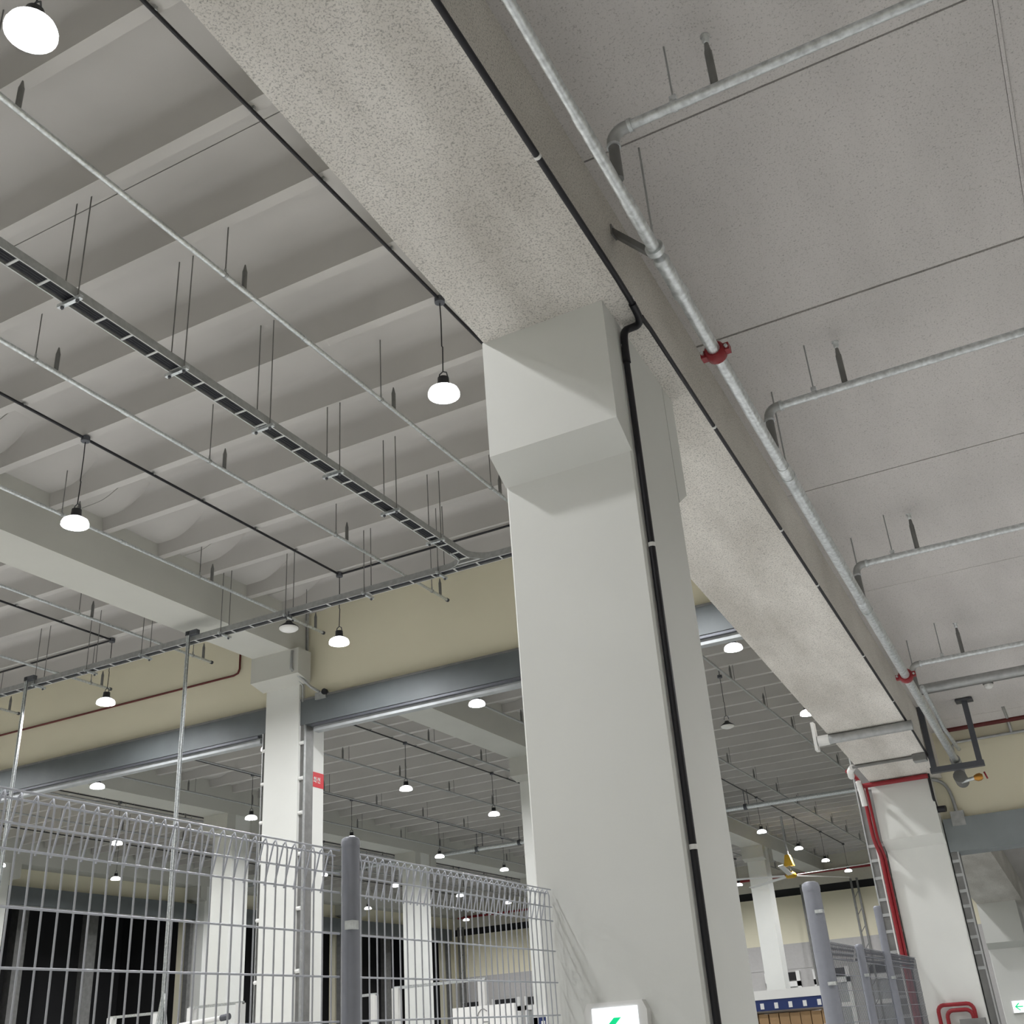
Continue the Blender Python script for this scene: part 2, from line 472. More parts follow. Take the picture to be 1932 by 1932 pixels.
# ------------------------------------------------------------------ high-bay lamps
LAMP_Z = 8.26
def lamp_meshes():
    lens = MB().lathe([(0.0, 0.0), (0.162, 0.0)], (0, 0, 0), 24).mesh('lamp_lens', 'lamp_lens')
    off = MB().lathe([(0.0, -0.04), (0.09, -0.034), (0.14, -0.013), (0.165, 0.01), (0.165, 0.03)], (0, 0, 0), 24).mesh('lamp_lens_off', 'lens_off')
    house = MB().lathe([(0.0, 0.07), (0.09, 0.07), (0.092, 0.09), (0.07, 0.10), (0.065, 0.195), (0.0, 0.20)], (0, 0, 0), 24).mesh('lamp_housing', 'lamp_housing')
    shade = MB().lathe([(0.163, 0.0), (0.176, -0.042), (0.181, -0.039), (0.181, -0.010), (0.165, 0.03), (0.12, 0.06), (0.085, 0.075)], (0, 0, 0), 24).mesh('refractor_shade', 'lamp_shade')
    house2 = MB().lathe([(0.16, 0.028), (0.172, 0.03), (0.165, 0.045), (0.06, 0.12), (0.05, 0.15), (0.0, 0.152)], (0, 0, 0), 24).mesh('lamp_housing_off', 'lamp_housing')
    hook = MB().tube([(-0.06, 0, 0.19), (-0.045, 0, 0.26), (0, 0, 0.285), (0.045, 0, 0.26), (0.06, 0, 0.19)], 0.008, 6).mesh('hanging_bracket', 'dark_steel')
    L = STEM - 0.1 - LAMP_Z - 0.28
    cord = MB().tube([(0, 0, 0.28), (0.012, 0, 0.28 + L * 0.35), (0.0, 0, 0.28 + L * 0.37), (0.006, 0, 0.28 + L * 0.75), (0, 0, 0.28 + L)], 0.0075, 6).mesh('cord', 'black_plastic')
    box = MB().lathe([(0.0, -0.035), (0.062, -0.035), (0.062, 0.035), (0.0, 0.035)], (0, 0, STEM - 0.055 - LAMP_Z), 12, False).mesh('junction_box', 'dark_steel')
    return dict(lens=lens, off=off, house=house, house2=house2, hook=hook, cord=cord, box=box, shade=shade)
LM = lamp_meshes()
def lamp(x, y, label, group=None, lit=True, z=LAMP_Z, cord=True):
    t = thing('high_bay_lamp', label, 'lamp', (x, y, z), group)
    link('housing', LM['house' if lit else 'house2'], t)
    link('lens', LM['lens' if lit else 'off'], t)
    link('hanging_bracket', LM['hook'], t)
    if lit: link('refractor_shade', LM['shade'], t)
    if cord:
        link('cord', LM['cord'], t)
        link('junction_box', LM['box'], t)
    return t
LX = [-5.1, -10.87, -16.55, -22.1, -27.6, -33.0]
LY = [-3.0, 3.33, 9.0, 14.97, 20.0, 26.0, 31.2, 37.0, 42.3, 48.0, 53.0, 58.0]
NL = {(0, 1): 'bright lamp cut by the top left corner of the photo',
      (0, 2): 'bright high bay lamp just left of the near column',
      (1, 2): 'bright lamp glowing before the roof girder at the left',
      (1, 3): 'lit lamp hanging against the cream wall right of the red sign column',
      (2, 3): 'lit lamp in front of the red pipe on the cream wall',
      (0, 4): 'lit lamp seen just right of the near column under the shutter casing',
      (0, 5): 'lit lamp close to the left edge of the sprayed girder, far end',
      (0, 6): 'small lit lamp peeping past the girder edge above the white conduit end',
      (1, 4): 'lit lamp under the shutter casing, left of the near column',
      (1, 8): 'lit lamp nearest in the row above the ceiling fan',
      (1, 9): 'second lit lamp in the row above the ceiling fan',
      (1, 10): 'third lit lamp in the row above the ceiling fan',
      (1, 11): 'fourth and last lit lamp of the row near the red pipe column',
      (2, 5): 'lit lamp on a long cord, right of the red sign',
      (2, 6): 'lit lamp right beside the near column, level with the red sign bottom',
      (2, 11): 'small lit lamp at the near column edge, left of the ceiling fan column',
      (3, 4): 'lit lamp above the fence top at far left under the grey casing',
      (3, 5): 'lit lamp just left of the red sign column',
      (3, 6): 'lit lamp directly above the fence post top',
      (3, 7): 'lit lamp above the fence right of the post',
      (3, 8): 'lit lamp above the fence near its right end',
      (4, 5): 'lit lamp seen through the fence top, upper left',
      (4, 6): 'lit lamp seen through the fence before the column left of the red sign',
      (4, 7): 'lit lamp dot on the column edge with the red sign',
      (4, 8): 'lit lamp behind the fence wires just right of the post',
      (4, 9): 'small lit lamp through the right fence panel, left one of a pair',
      (4, 10): 'small lit lamp through the right fence panel, right one of a pair',
      (5, 6): 'lit lamp before the cream strip over the black dock opening',
      (5, 7): 'lit lamp at the left edge of the column behind the fence',
      (5, 9): 'small lit lamp touching the right side of the fence post',
      (5, 11): 'lowest small lit lamp through the right fence panel by the corner'}
HIDDEN_LAMP = 'lit high bay lamp of the roof grid, outside or hidden in the photo'
for i, x in enumerate(LX):
    for j, y in enumerate(LY):
        if j < 1 and i > 2: continue
        if j == 1 and i > 3: continue
        lamp(x, y, NL.get((i, j), HIDDEN_LAMP), 'lit high bay lamps' if (i, j) in NL else 'hidden high bay lamps')
lamp(-11.2, 13.96, 'unlit white lens lamp with dark conical top under the cross tray', 'unlit lamps', False, 8.27, False)
part('rod', MB().tube([(-11.2, 13.953, 8.52), (-11.2, 13.953, 8.60)], 0.012, 6), 'dark_steel', [o for o in ORG][-1])
t = lamp(-7.07, 25.9, 'unlit lamp with dark cap hanging right of the near column', 'unlit lamps', False)
part('rod', MB().tube([(-7.07, 25.9, STEM - 0.08), (-7.07, 25.9, SLAB + 0.02)], 0.012, 6), 'dark_steel', t)
for y in (-6.5, 8.3, 14.2):
    t = lamp(3.4, y, 'lit lamp under the ramp ceiling, out of frame to the right', 'ramp lamps', True, ramp(y) - 0.62, False)
    part('rod', MB().tube([(3.4, y, ramp(y)), (3.4, y, ramp(y) - 0.36)], 0.008, 6), 'galv_dull', t)
for y in (20.5, 26.5):
    t = lamp(3.4, y, 'lit lamp under the ramp ceiling beyond the shutter, out of frame', 'ramp lamps beyond', True, ramp(y) - 0.62, False)
    part('rod', MB().tube([(3.4, y, ramp(y)), (3.4, y, ramp(y) - 0.36)], 0.008, 6), 'galv_dull', t)

# conduits that carry the lamps, clamped to each joist
CLAMP = MB().box(-0.03, 0.03, -0.012, 0.012, 0.0, 0.045).mesh('conduit_clamp', 'galv_dull')
def stems_between(a, b):
    r = []
    for k in range(k0, k1):
        for s in (-0.627, 0.627):
            y = 7.325 + PITCH * k + s
            if a < y < b: r.append(y)
    return r
cl = ['black lamp conduit nearest the sprayed girder', 'black lamp conduit running to a box before the cream wall', 'black lamp conduit left of the roof girder',
      'lamp conduit on the fourth row', 'lamp conduit on the fifth row', 'lamp conduit on the sixth row']
for i, x in enumerate(LX):
    for a, b, w in ((-6, 15.0, ', near bay'), (17.3, 58.2, ', hall beyond the shutters')):
        if i > 2 and a < 0: continue
        t = thing('lamp_conduit', cl[i] + w, 'conduit', (x, (a + b) / 2, STEM - 0.05))
        part('pipe', MB().tube([(x, a, STEM - 0.045), (x, b, STEM - 0.045)], 0.021, 8), 'black_plastic', t)
        for y in stems_between(a, b):
            inst('conduit_clamp', CLAMP, t, (x, y, STEM - 0.045))
for xa, xb, l in ((-10.87, -2.6, 'black conduit crossing right from the junction box to the near column'), (-24.2, -16.55, 'black conduit crossing left from the box beside the roof girder')):
    solo('lamp_conduit', MB().tube([(xa, 14.97, STEM - 0.045), (xb, 14.97, STEM - 0.045)], 0.021, 8), 'black_plastic', l, 'conduit', ((xa + xb) / 2, 14.97, STEM - 0.06))

# ------------------------------------------------------------------ sprinkler lines under the roof
HEAD = MB().tube([(0, 0, 0), (0, 0, 0.24), (0, 0, 0.25), (0, 0, 0.33)], [0.028, 0.028, 0.024, 0.008], 8).mesh('sprinkler_head', 'rail_grey')
TOPZ = 9.17
ROD = MB().tube([(0, 0, 0.03), (0, 0, SLAB - TOPZ)], 0.0075, 5).mesh('hanger_rod', 'rail_grey')
RING = MB().tube([(0, -0.016, 0), (0, 0.016, 0)], 0.036, 10).tube([(0, 0, 0.03), (0, 0, 0.085)], 0.014, 6).mesh('pipe_clamp', 'galv_dull')
sp_lab = ['sprinkler line closest to the sprayed girder under the roof tees', 'galvanised sprinkler line crossing between the column and the cable ladder', 'galvanised sprinkler line left of the cable ladder ending before the cream wall',
          'sprinkler line running along the side of the roof girder', 'sprinkler line just left of the roof girder', 'sprinkler line near the left photo edge before the cream wall',
          'sprinkler line at far left of the near bay']
for i in range(7):
    x = -3.69 - 2.87 * i
    a, b = -5.0, 16.4
    t = thing('sprinkler_line', sp_lab[i], 'sprinkler pipe', (x, 5.7, TOPZ), 'sprinkler lines of the near bay')
    part('pipe', MB().tube([(x, a, TOPZ), (x, 9.6, TOPZ), (x, 9.7, TOPZ), (x, b, TOPZ)], [0.03, 0.03, 0.026, 0.026], 10), 'galv', t)
    part('end_cap', MB().tube([(x, b - 0.02, TOPZ), (x, b + 0.03, TOPZ)], 0.036, 10), 'dark_steel', t)
    y = 4.30 - 2.97 * 2
    while y < 16.3:
        if y > -5:
            inst('sprinkler_head', HEAD, t, (x, y, TOPZ + 0.02))
            inst('hanger_rod', ROD, t, (x, y - 0.3, TOPZ))
            inst('pipe_clamp', RING, t, (x, y - 0.3, TOPZ))
        y += 2.966
    part('pipe_socket', MB().tube([(x, 8.3, TOPZ), (x, 8.42, TOPZ)], 0.036, 10).tube([(x, 11.1, TOPZ), (x, 11.22, TOPZ)], 0.034, 10), 'galv', t)
for i in range(10):
    x = -3.69 - 2.87 * i
    t = thing('sprinkler_line', ORDW[i] + ' sprinkler line beyond the shutters counted from the ramp side',
              'sprinkler pipe', (x, 39, TOPZ), 'sprinkler lines of the far hall')
    part('pipe', MB().tube([(x, 17.4, TOPZ), (x, 61.5, TOPZ)], 0.028, 8), 'galv_dull', t)
    y = 19.1
    while y < 61:
        inst('sprinkler_head', HEAD, t, (x, y, TOPZ + 0.02))
        inst('hanger_rod', ROD, t, (x, y + 0.3, TOPZ))
        y += 2.97
# twin feed mains across the far hall
for yy, zz, r, l in ((40.8, 9.0, 0.085, 'thick galvanised feed main crossing the far hall under the joists'), (41.3, 9.08, 0.05, 'thinner feed pipe running just behind the thick feed main')):
    t = thing('feed_main', l, 'pipe', (-19, yy, zz))
    part('pipe', MB().tube([(-36, yy, zz), (-2.6, yy, zz)], r, 12), 'galv', t)
    for x in (-5.6, -11.0, -16.9, -20.6, -22.6, -28.5, -33):
        part('coupling', MB().tube([(x, yy, zz), (x + 0.12, yy, zz)], r * 1.35, 12), 'dark_steel', t)
        part('hanger_rod', MB().tube([(x + 0.06, yy, zz), (x + 0.06, yy, SLAB)], 0.014, 6), 'dark_steel', t)

# ------------------------------------------------------------------ cable ladders
RUNG = {}
def ladder_y(x0, x1, ya, yb, z):
    t = thing('cable_ladder', 'long cable ladder carrying black cables towards the cream wall', 'cable tray', ((x0 + x1) / 2, (ya + yb) / 2, z))
    for x, s in ((x0, 1), (x1, -1)):
        r = part('side_rail', MB().box(x - 0.003, x + 0.003, ya, yb, z, z + 0.105), 'galv_dull', t)
        part('flange', MB().box(x - 0.006, x + 0.006, ya, yb, z - 0.005, z), 'flange_steel', r)
    for k in range(int((yb - ya) / 0.36)):
        o = inst('rung', MB().box(x0, x1, -0.013, 0.013, z + 0.002, z + 0.014).mesh('rung', 'flange_steel') if 'y' not in RUNG else RUNG['y'], t, (0, 0, 0))
        RUNG['y'] = o.data
        o.location = (-ORG[t][0], ya + 0.18 + 0.36 * k - ORG[t][1], -ORG[t][2])
    cb = MB()
    for q in range(4):
        xx = x0 + 0.02 + (x1 - x0 - 0.04) * (q + 0.5) / 4
        cb.tube([(xx, ya, z + 0.032), (xx, yb, z + 0.032)], (x1 - x0) / 8.2, 6)
    part('cable', cb, 'cable_bundle', t, 'black cables lying side by side')
    return t
tl = ladder_y(-7.645, -7.47, -4.0, 13.75, 8.55)
def ladder_x(xa, xb, y0, y1, z):
    t = thing('cable_ladder', 'cross cable ladder running along in front of the cream wall', 'cable tray', ((xa + xb) / 2, (y0 + y1) / 2, z))
    for y, s in ((y0, 1), (y1, -1)):
        r = part('side_rail', MB().box(xa, xb, y - 0.003, y + 0.003, z, z + 0.105), 'galv_dull', t)
        part('flange', MB().box(xa, xb, y - 0.006, y + 0.006, z - 0.005, z), 'flange_steel', r)
    n = int((xb - xa) / 0.42)
    d = MB().box(-0.013, 0.013, y0, y1, z + 0.002, z + 0.014).mesh('rung', 'flange_steel')
    for k in range(n):
        o = inst('rung', d, t, (0, 0, 0))
        o.location = (xa + 0.21 + 0.42 * k - ORG[t][0], -ORG[t][1], -ORG[t][2])
    cb = MB()
    for q in range(4):
        yy = y0 + 0.02 + (y1 - y0 - 0.04) * (q + 0.5) / 4
        cb.tube([(xa, yy, z + 0.035), (xb, yy, z + 0.035)], (y1 - y0) / 8.2, 6)
    part('cable', cb, 'cable_bundle', t, 'black cables lying side by side')
    return t
tx = ladder_x(-27.0, -2.8, 13.95, 14.10, 8.55)
# curved tee piece where the ladders meet
def arc(cx, cy, r, a0, a1, n=10):
    return [(cx + r * math.cos(a0 + (a1 - a0) * k / n), cy + r * math.sin(a0 + (a1 - a0) * k / n)) for k in range(n + 1)]
tt = thing('cable_ladder_tee', 'curved galvanised tee joining the two cable ladders beside the column', 'cable tray', (-7.55, 13.85, 8.55))
def curved_rail(pts, z):
    m = MB()
    v, f = [], []
    for i, (x, y) in enumerate(pts):
        j = max(0, min(len(pts) - 2, i))
        dx, dy = pts[j + 1][0] - pts[j][0], pts[j + 1][1] - pts[j][1]
        l = math.hypot(dx, dy)
        nx, ny = -dy / l * 0.008, dx / l * 0.008
        v += [(x - nx, y - ny, z), (x + nx, y + ny, z), (x + nx, y + ny, z + 0.105), (x - nx, y - ny, z + 0.105)]
    for i in range(len(pts) - 1):
        a = 4 * i
        for k in range(4):
            f.append((a + k, a + (k + 1) % 4, a + 4 + (k + 1) % 4, a + 4 + k))
    return m.add(v, f)
part('curved_rail', curved_rail([(-7.485, 13.4)] + arc(-7.085, 13.55, 0.40, math.pi, math.pi / 2) + [(-6.6, 13.95)], 8.549), 'galv_dull', tt)
part('curved_rail', curved_rail([(-7.615, 13.4)] + arc(-8.015, 13.55, 0.40, 0, math.pi / 2) + [(-8.5, 13.95)], 8.549), 'galv_dull', tt)
part('rung', MB().box(-7.615, -7.485, 13.70, 13.73, 8.551, 8.564).box(-7.75, -7.35, 13.86, 13.885, 8.551, 8.564), 'flange_steel', tt)
# trapeze hangers
TZ = MB().box(-0.16, 0.16, -0.021, 0.021, -0.045, -0.004).mesh('strut_channel', 'galv')
def trapeze(x, y, along_y, label, group):
    t = thing('trapeze_hanger', label, 'pipe hanger', (x, y, 8.5), group)
    c = link('strut_channel', TZ, t, (0, 0, 0.05))
    if not along_y: c.rotation_euler.z = math.pi / 2
    for s in (-0.105, 0.105):
        p = (x + s, y, 0) if along_y else (x, y + s, 0)
        part('hanger_rod', MB().tube([(p[0], p[1], 8.47), (p[0], p[1], SLAB)], 0.0075, 5), 'rail_grey', t)
        part('nut', MB().tube([(p[0], p[1], 8.485), (p[0], p[1], 8.505)], 0.02, 6), 'dark_steel', t)
for n, y in enumerate((5.86, 7.35, 8.82, 10.25, 11.62, 12.85)):
    trapeze(-7.55, y, True, ORDW[n] + ' rod hanger under the long cable ladder from the left photo edge', 'long ladder hangers')
for n, x in enumerate((-3.9, -5.4, -6.75, -8.15, -9.6, -11.25, -12.7, -14.6, -16.0, -17.4, -18.9, -20.4)):
    trapeze(x, 14.025, False, ORDW[n] + ' rod hanger under the cross ladder counted from the near column', 'cross ladder hangers')
for x, l in ((-13.42, 'tall galvanised strut post from fence height up to the cross ladder, right one'), (-17.58, 'tall galvanised strut post from fence height up to the cross ladder, left one')):
    t = thing('strut_post', l, 'post', (x, 13.88, 0))
    part('post', MB().box(x - 0.03, x - 0.01, 13.86, 13.90, 0, 8.72).box(x + 0.01, x + 0.03, 13.86, 13.90, 0, 8.72).box(x - 0.03, x + 0.03, 13.875, 13.89, 0, 8.72), 'galv', t)
    part('top_bracket', MB().box(x - 0.06, x + 0.20, 13.86, 13.95, 8.64, 8.72), 'dark_steel', t)
    part('foot_brace', MB().tube([(x, 13.88, 2.75), (x - 0.12, 13.88, 2.1), (x - 0.12, 13.88, 0)], 0.02, 6).tube([(x, 13.88, 2.75), (x + 0.12, 13.88, 2.1), (x + 0.12, 13.88, 0)], 0.02, 6), 'galv', t)

# ------------------------------------------------------------------ wall details, left
def pipe(name, pts, r, m, label, cat, n=10, group=None):
    c = [sum(p[k] for p in pts) / len(pts) for k in range(3)]
    return solo(name, MB().tube(pts, r, n), m, label, cat, tuple(c), group)
yr = YW + 0.13
pipe('red_pipe', [(-24.2, yr, 8.90), (-14.85, yr, 8.90), (-14.74, yr, 8.93), (-14.70, yr, 9.02), (-14.70, yr, 9.4)], 0.022, 'dark_red', 'thin dark red pipe along the cream wall left of the sign column', 'pipe')
t = thing('grey_conduit', 'grey conduit dropping down the corbel of the red sign column to a box', 'conduit', (-12.9, YW - 0.1, 8.9))
part('conduit_pipe', MB().tube([(-12.93, YW + 0.1, 10.0), (-12.93, YW + 0.1, 9.0), (-12.9, YW - 0.42, 8.86), (-12.9, YW - 0.44, 8.5), (-12.75, YW + 0.0, 8.2), (-12.55, YW + 0.02, 8.06)], 0.03, 8), 'galv_dull', t)
part('side_conduit', MB().tube([(-12.9, YW - 0.42, 8.46), (-12.98, YW + 0.05, 8.28), (-12.98, YW + 0.05, 7.95)], 0.018, 8), 'galv_dull', t)
part('pull_box', MB().box(-12.66, -12.40, YW + 0.02, YW + 0.14, 7.92, 8.06), 'galv_dull', t)
part('black_knob', MB().tube([(-12.42, YW - 0.02, 8.04), (-12.42, YW + 0.05, 8.04)], 0.06, 10), 'black_plastic', t)

# red sign with Korean lettering on the column side
sg = thing('red_sign', 'small red sign with white Korean lettering on the column side', 'sign', (-13.03, 17.17, 6.5))
part('plate', MB().box(-13.029, -13.022, 16.93, 17.438, 6.36, 6.65), 'sign_red', sg)
def strokes(lines, ox, oy, s):
    """lettering strokes on a plane facing +x: u runs along +y, v along z"""
    m = MB()
    for (u0, v0, u1, v1) in lines:
        a, b = Vector((u0, v0)), Vector((u1, v1))
        d = (b - a).normalized()
        n = Vector((-d.y, d.x)) * 0.07
        a2, b2 = a - d * 0.05, b + d * 0.05
        q = [a2 + n, a2 - n, b2 - n, b2 + n]
        v = [(x, oy + p.x * s, ox + p.y * s) for x in (-13.022, -13.019) for p in q]
        m.add(v, [(3, 2, 1, 0), (4, 5, 6, 7), (0, 1, 5, 4), (1, 2, 6, 5), (2, 3, 7, 6), (3, 0, 4, 7)])
    return m
so = [(0.4, 0.95, 0.1, 0.5), (0.4, 0.95, 0.7, 0.5), (0.4, 0.5, 0.4, 0.2), (0.0, 0.15, 0.8, 0.15)]
hwa = [(0.25, 0.95, 0.45, 0.95), (0.1, 0.8, 0.6, 0.8), (0.2, 0.65, 0.5, 0.65), (0.2, 0.65, 0.2, 0.42), (0.5, 0.65, 0.5, 0.42), (0.2, 0.42, 0.5, 0.42), (0.35, 0.42, 0.35, 0.2), (0.05, 0.17, 0.65, 0.17), (0.78, 0.98, 0.78, 0.0), (0.78, 0.5, 0.95, 0.5)]
jeon = [(0.1, 0.92, 0.55, 0.92), (0.32, 0.92, 0.08, 0.5), (0.32, 0.92, 0.58, 0.5), (0.8, 0.98, 0.8, 0.3), (0.62, 0.7, 0.8, 0.7), (0.2, 0.32, 0.2, 0.05), (0.2, 0.05, 0.85, 0.05)]
allst = []
for off, ch in ((0, so), (1.05, hwa), (2.2, jeon)):
    allst += [(a + off, b, c + off, d) for a, b, c, d in ch]
part('lettering', strokes(allst, 6.45, 17.0, 0.105), 'white_paint', sg)

# ------------------------------------------------------------------ under the ramp: sprinkler main and branches
MX = -1.25
def mz(y): return ramp(y) - 0.75
def bz(y): return ramp(y) - 0.43
mp = thing('sprinkler_main', 'galvanised sprinkler main sloping along the right side of the sprayed girder', 'sprinkler pipe', (MX, 8, mz(8)))
def along(y): return (MX, y, mz(y))
part('pipe', MB().tube([along(y) for y in (-5, 3.0, 3.6, 3.62, 4.2, 4.22, 4.72)], [0.027, 0.027, 0.027, 0.031, 0.031, 0.036, 0.036], 14), 'galv', mp)
part('pipe_sleeve', MB().tube([along(y) for y in (4.66, 4.72, 4.74, 4.76, 5.0, 5.02, 5.06)], [0.036, 0.036, 0.047, 0.044, 0.044, 0.05, 0.05], 14), 'galv', mp)
part('pipe', MB().tube([along(y) for y in (5.0, 7.48)], 0.041, 14), 'galv', mp)
part('pipe_sleeve', MB().tube([along(y) for y in (7.2, 7.22, 7.52, 7.54)], [0.044, 0.049, 0.049, 0.044], 14), 'galv', mp)
part('pipe', MB().tube([along(y) for y in (7.48, 15.62)], 0.048, 14), 'galv', mp)
part('pipe_sleeve', MB().tube([along(y) for y in (9.85, 9.87, 10.05, 10.07)], [0.049, 0.054, 0.054, 0.049], 14), 'galv', mp)
def coupling(y, r):
    c = part('grooved_coupling', MB().tube([along(y - 0.045), along(y - 0.035), along(y + 0.035), along(y + 0.045)], [r * 1.2, r * 1.5, r * 1.5, r * 1.2], 16)
             .box(MX + r * 1.3, MX + r * 2.1, y - 0.03, y + 0.03, mz(y) - 0.02, mz(y) + 0.03).box(MX - r * 2.1, MX - r * 1.3, y - 0.03, y + 0.03, mz(y) - 0.03, mz(y) + 0.02), 'red_paint', mp, 'red grooved coupling')
    part('bolt', MB().tube([(MX + r * 1.75, y - 0.05, mz(y)), (MX + r * 1.75, y + 0.05, mz(y))], 0.012, 6).tube([(MX - r * 1.75, y - 0.05, mz(y)), (MX - r * 1.75, y + 0.05, mz(y))], 0.012, 6), 'galv', c)
coupling(5.68, 0.044)
coupling(12.05, 0.05)
for y in (1.9, 4.64, 7.37, 10.1, 13.0):
    part('hanger_rod', MB().tube([(MX, y, mz(y) + 0.03), (MX, y, ramp(y))], 0.0065, 5), 'galv_dull', mp)
    part('hanger_band', MB().tube([(MX, y - 0.02, mz(y - 0.02)), (MX, y + 0.02, mz(y + 0.02))], 0.053, 14), 'galv', mp)
part('end_elbow', MB().tube([along(15.55), (MX, 15.72, mz(15.7) - 0.01), (MX, 15.80, mz(15.7) - 0.06), (MX, 15.82, mz(15.7) - 0.24)], 0.068, 14), 'galv_dull', mp)
br = thing('pipe_brace', 'dark steel angle brace tying the sprinkler main back to the girder', 'bracket', (-1.5, 4.85, 5.9))
part('brace_arm', MB().add([(-1.575, 4.92, 6.00), (-1.575, 4.98, 6.00), (-1.575, 4.92, 5.95), (-1.575, 4.98, 5.95), (MX, 4.74, 5.52), (MX, 4.80, 5.52), (MX, 4.74, 5.47), (MX, 4.80, 5.47)],
                        [(0, 1, 3, 2), (4, 6, 7, 5), (0, 4, 5, 1), (2, 3, 7, 6), (0, 2, 6, 4), (1, 5, 7, 3)]), 'rail_grey', br)
part('wall_plate', MB().box(-1.578, -1.565, 4.91, 4.99, 5.94, 6.01), 'rail_grey', br)

RHEAD = MB().tube([(0, 0, 0), (0, 0, 0.24), (0, 0, 0.25), (0, 0, 0.30)], [0.021, 0.021, 0.017, 0.012], 8).mesh('sprinkler_drop', 'rail_grey')
RTIP = MB().lathe([(0.0, 0.0), (0.012, 0.0), (0.02, 0.02), (0.016, 0.045), (0.026, 0.05), (0.026, 0.056), (0.0, 0.058)], (0, 0, 0.30), 10).mesh('sprinkler_tip', 'galv')
blab = ['branch sprinkler pipe nearest the camera at upper right, with elbow and upright head', 'second branch sprinkler pipe at right, level with the column corbel', 'third branch sprinkler pipe at right, halfway along the ramp ceiling', 'fourth branch sprinkler pipe at right, near the dark hanging frame']
for i, y in enumerate((4.08, 6.93, 9.80, 12.65)):
    z = bz(y)
    t = thing('sprinkler_branch', blab[i], 'sprinkler pipe', (-0.6, y, z), 'ramp sprinkler branches')
    part('riser', MB().tube([(MX + 0.02, y, mz(y)), (MX + 0.02, y, z - 0.09)], 0.03, 12), 'rail_grey', t)
    ex = MX + 0.02
    part('elbow', MB().tube([(ex, y, z - 0.10)] + [(ex + 0.075 * (1 - math.cos(a)), y, z - 0.075 + 0.075 * math.sin(a)) for a in [k * math.pi / 12 for k in range(7)]] + [(ex + 0.10, y, z)], 0.034, 12), 'galv_dull', t)
    part('elbow_band', MB().tube([(ex, y, z - 0.105), (ex, y, z - 0.09)], 0.038, 12).tube([(ex + 0.095, y, z), (ex + 0.115, y, z)], 0.038, 12), 'galv', t)
    part('pipe', MB().tube([(ex + 0.09, y, z), (5.5, y, z)], 0.028, 12), 'galv', t)
    for hx in (-0.66, 2.3, 5.2):
        inst('sprinkler_drop', RHEAD, t, (hx, y, z + 0.02))
        inst('sprinkler_tip', RTIP, t, (hx, y, z + 0.02))
    for hx in (-0.88, 1.9, 4.6):
        part('hanger_rod', MB().tube([(hx, y, z + 0.05), (hx, y, ramp(y))], 0.0055, 5), 'galv_dull', t)
        part('clamp', MB().tube([(hx - 0.012, y, z), (hx + 0.012, y, z)], 0.033, 12).box(hx - 0.018, hx + 0.018, y - 0.014, y + 0.014, z + 0.03, z + 0.065), 'galv', t)

# ------------------------------------------------------------------ black conduit on girder and column
def gz(y, d=0.0): return gird(y) - d
bc = thing('black_conduit', 'black corrugated conduit along the girder edge and down the near column', 'conduit', (-1.69, 5.2, 3))
gx = -1.565
part('girder_run', MB().tube([(gx, y, gz(y, -0.012)) for y in (-5, 0, 2.5, 4.9)] + [(gx, 5.08, gz(5.08, 0.0)), (gx, 5.16, gz(5.16, 0.02))], 0.019, 10), 'black_plastic', bc)
part('bend', MB().tube(smooth([(gx, 5.10, gz(5.1, 0.01)), (gx - 0.002, 5.22, gz(5.2, 0.03)), (gx - 0.03, 5.27, gz(5.25, 0.04)), (gx - 0.09, 5.27, gz(5.25, 0.04)), (-1.685, 5.25, gz(5.25, 0.06)), (-1.69, 5.235, gz(5.25, 0.14)), (-1.69, 5.235, gz(5.25, 0.3))], 3), 0.024, 10), 'black_plastic', bc)
part('column_run', MB().tube([(-1.692, 5.235, gz(5.25, 0.2)), (-1.692, 5.235, 0)], 0.019, 10), 'black_plastic', bc)
part('girder_run', MB().tube([(gx, 5.25, gz(5.25, 0.0)), (gx, 5.4, gz(5.4, -0.012))] + [(gx, y, gz(y, -0.012)) for y in (8, 12, 14.5)] + [(gx, 15.2, gz(15.2, 0.01)), (gx - 0.02, 16.3, gz(16.3, 0.01))], 0.015, 10), 'black_plastic', bc)
for y in (3.84, 5.08):
    part('strap', MB().tube([(gx, y - 0.01, gz(y, -0.012)), (gx, y + 0.01, gz(y, -0.012))], 0.022, 10), 'white_plastic', bc)
for y in (6.62, 8.35, 9.55, 11.5, 13.1):
    part('strap', MB().tube([(gx, y - 0.012, gz(y, -0.012)), (gx, y + 0.012, gz(y, -0.012))], 0.018, 10), 'white_plastic', bc)
for z in (4.02, 2.4, 5.35):
    part('strap', MB().tube([(-1.692, 5.235, z - 0.012), (-1.692, 5.235, z + 0.012)], 0.0215, 10), 'white_plastic', bc)
cm = thing('black_camera', 'small black camera on a conduit at the right column', 'camera', (-1.73, 16.55, 4.15))
part('conduit_drop', MB().tube([(-1.72, 16.42, 4.66), (-1.72, 16.42, 4.3), (-1.72, 16.55, 4.17)], 0.02, 8), 'black_plastic', cm)
part('body', MB().tube([(-1.74, 16.5, 4.15), (-1.60, 16.46, 4.14)], 0.045, 10), 'black_plastic', cm)

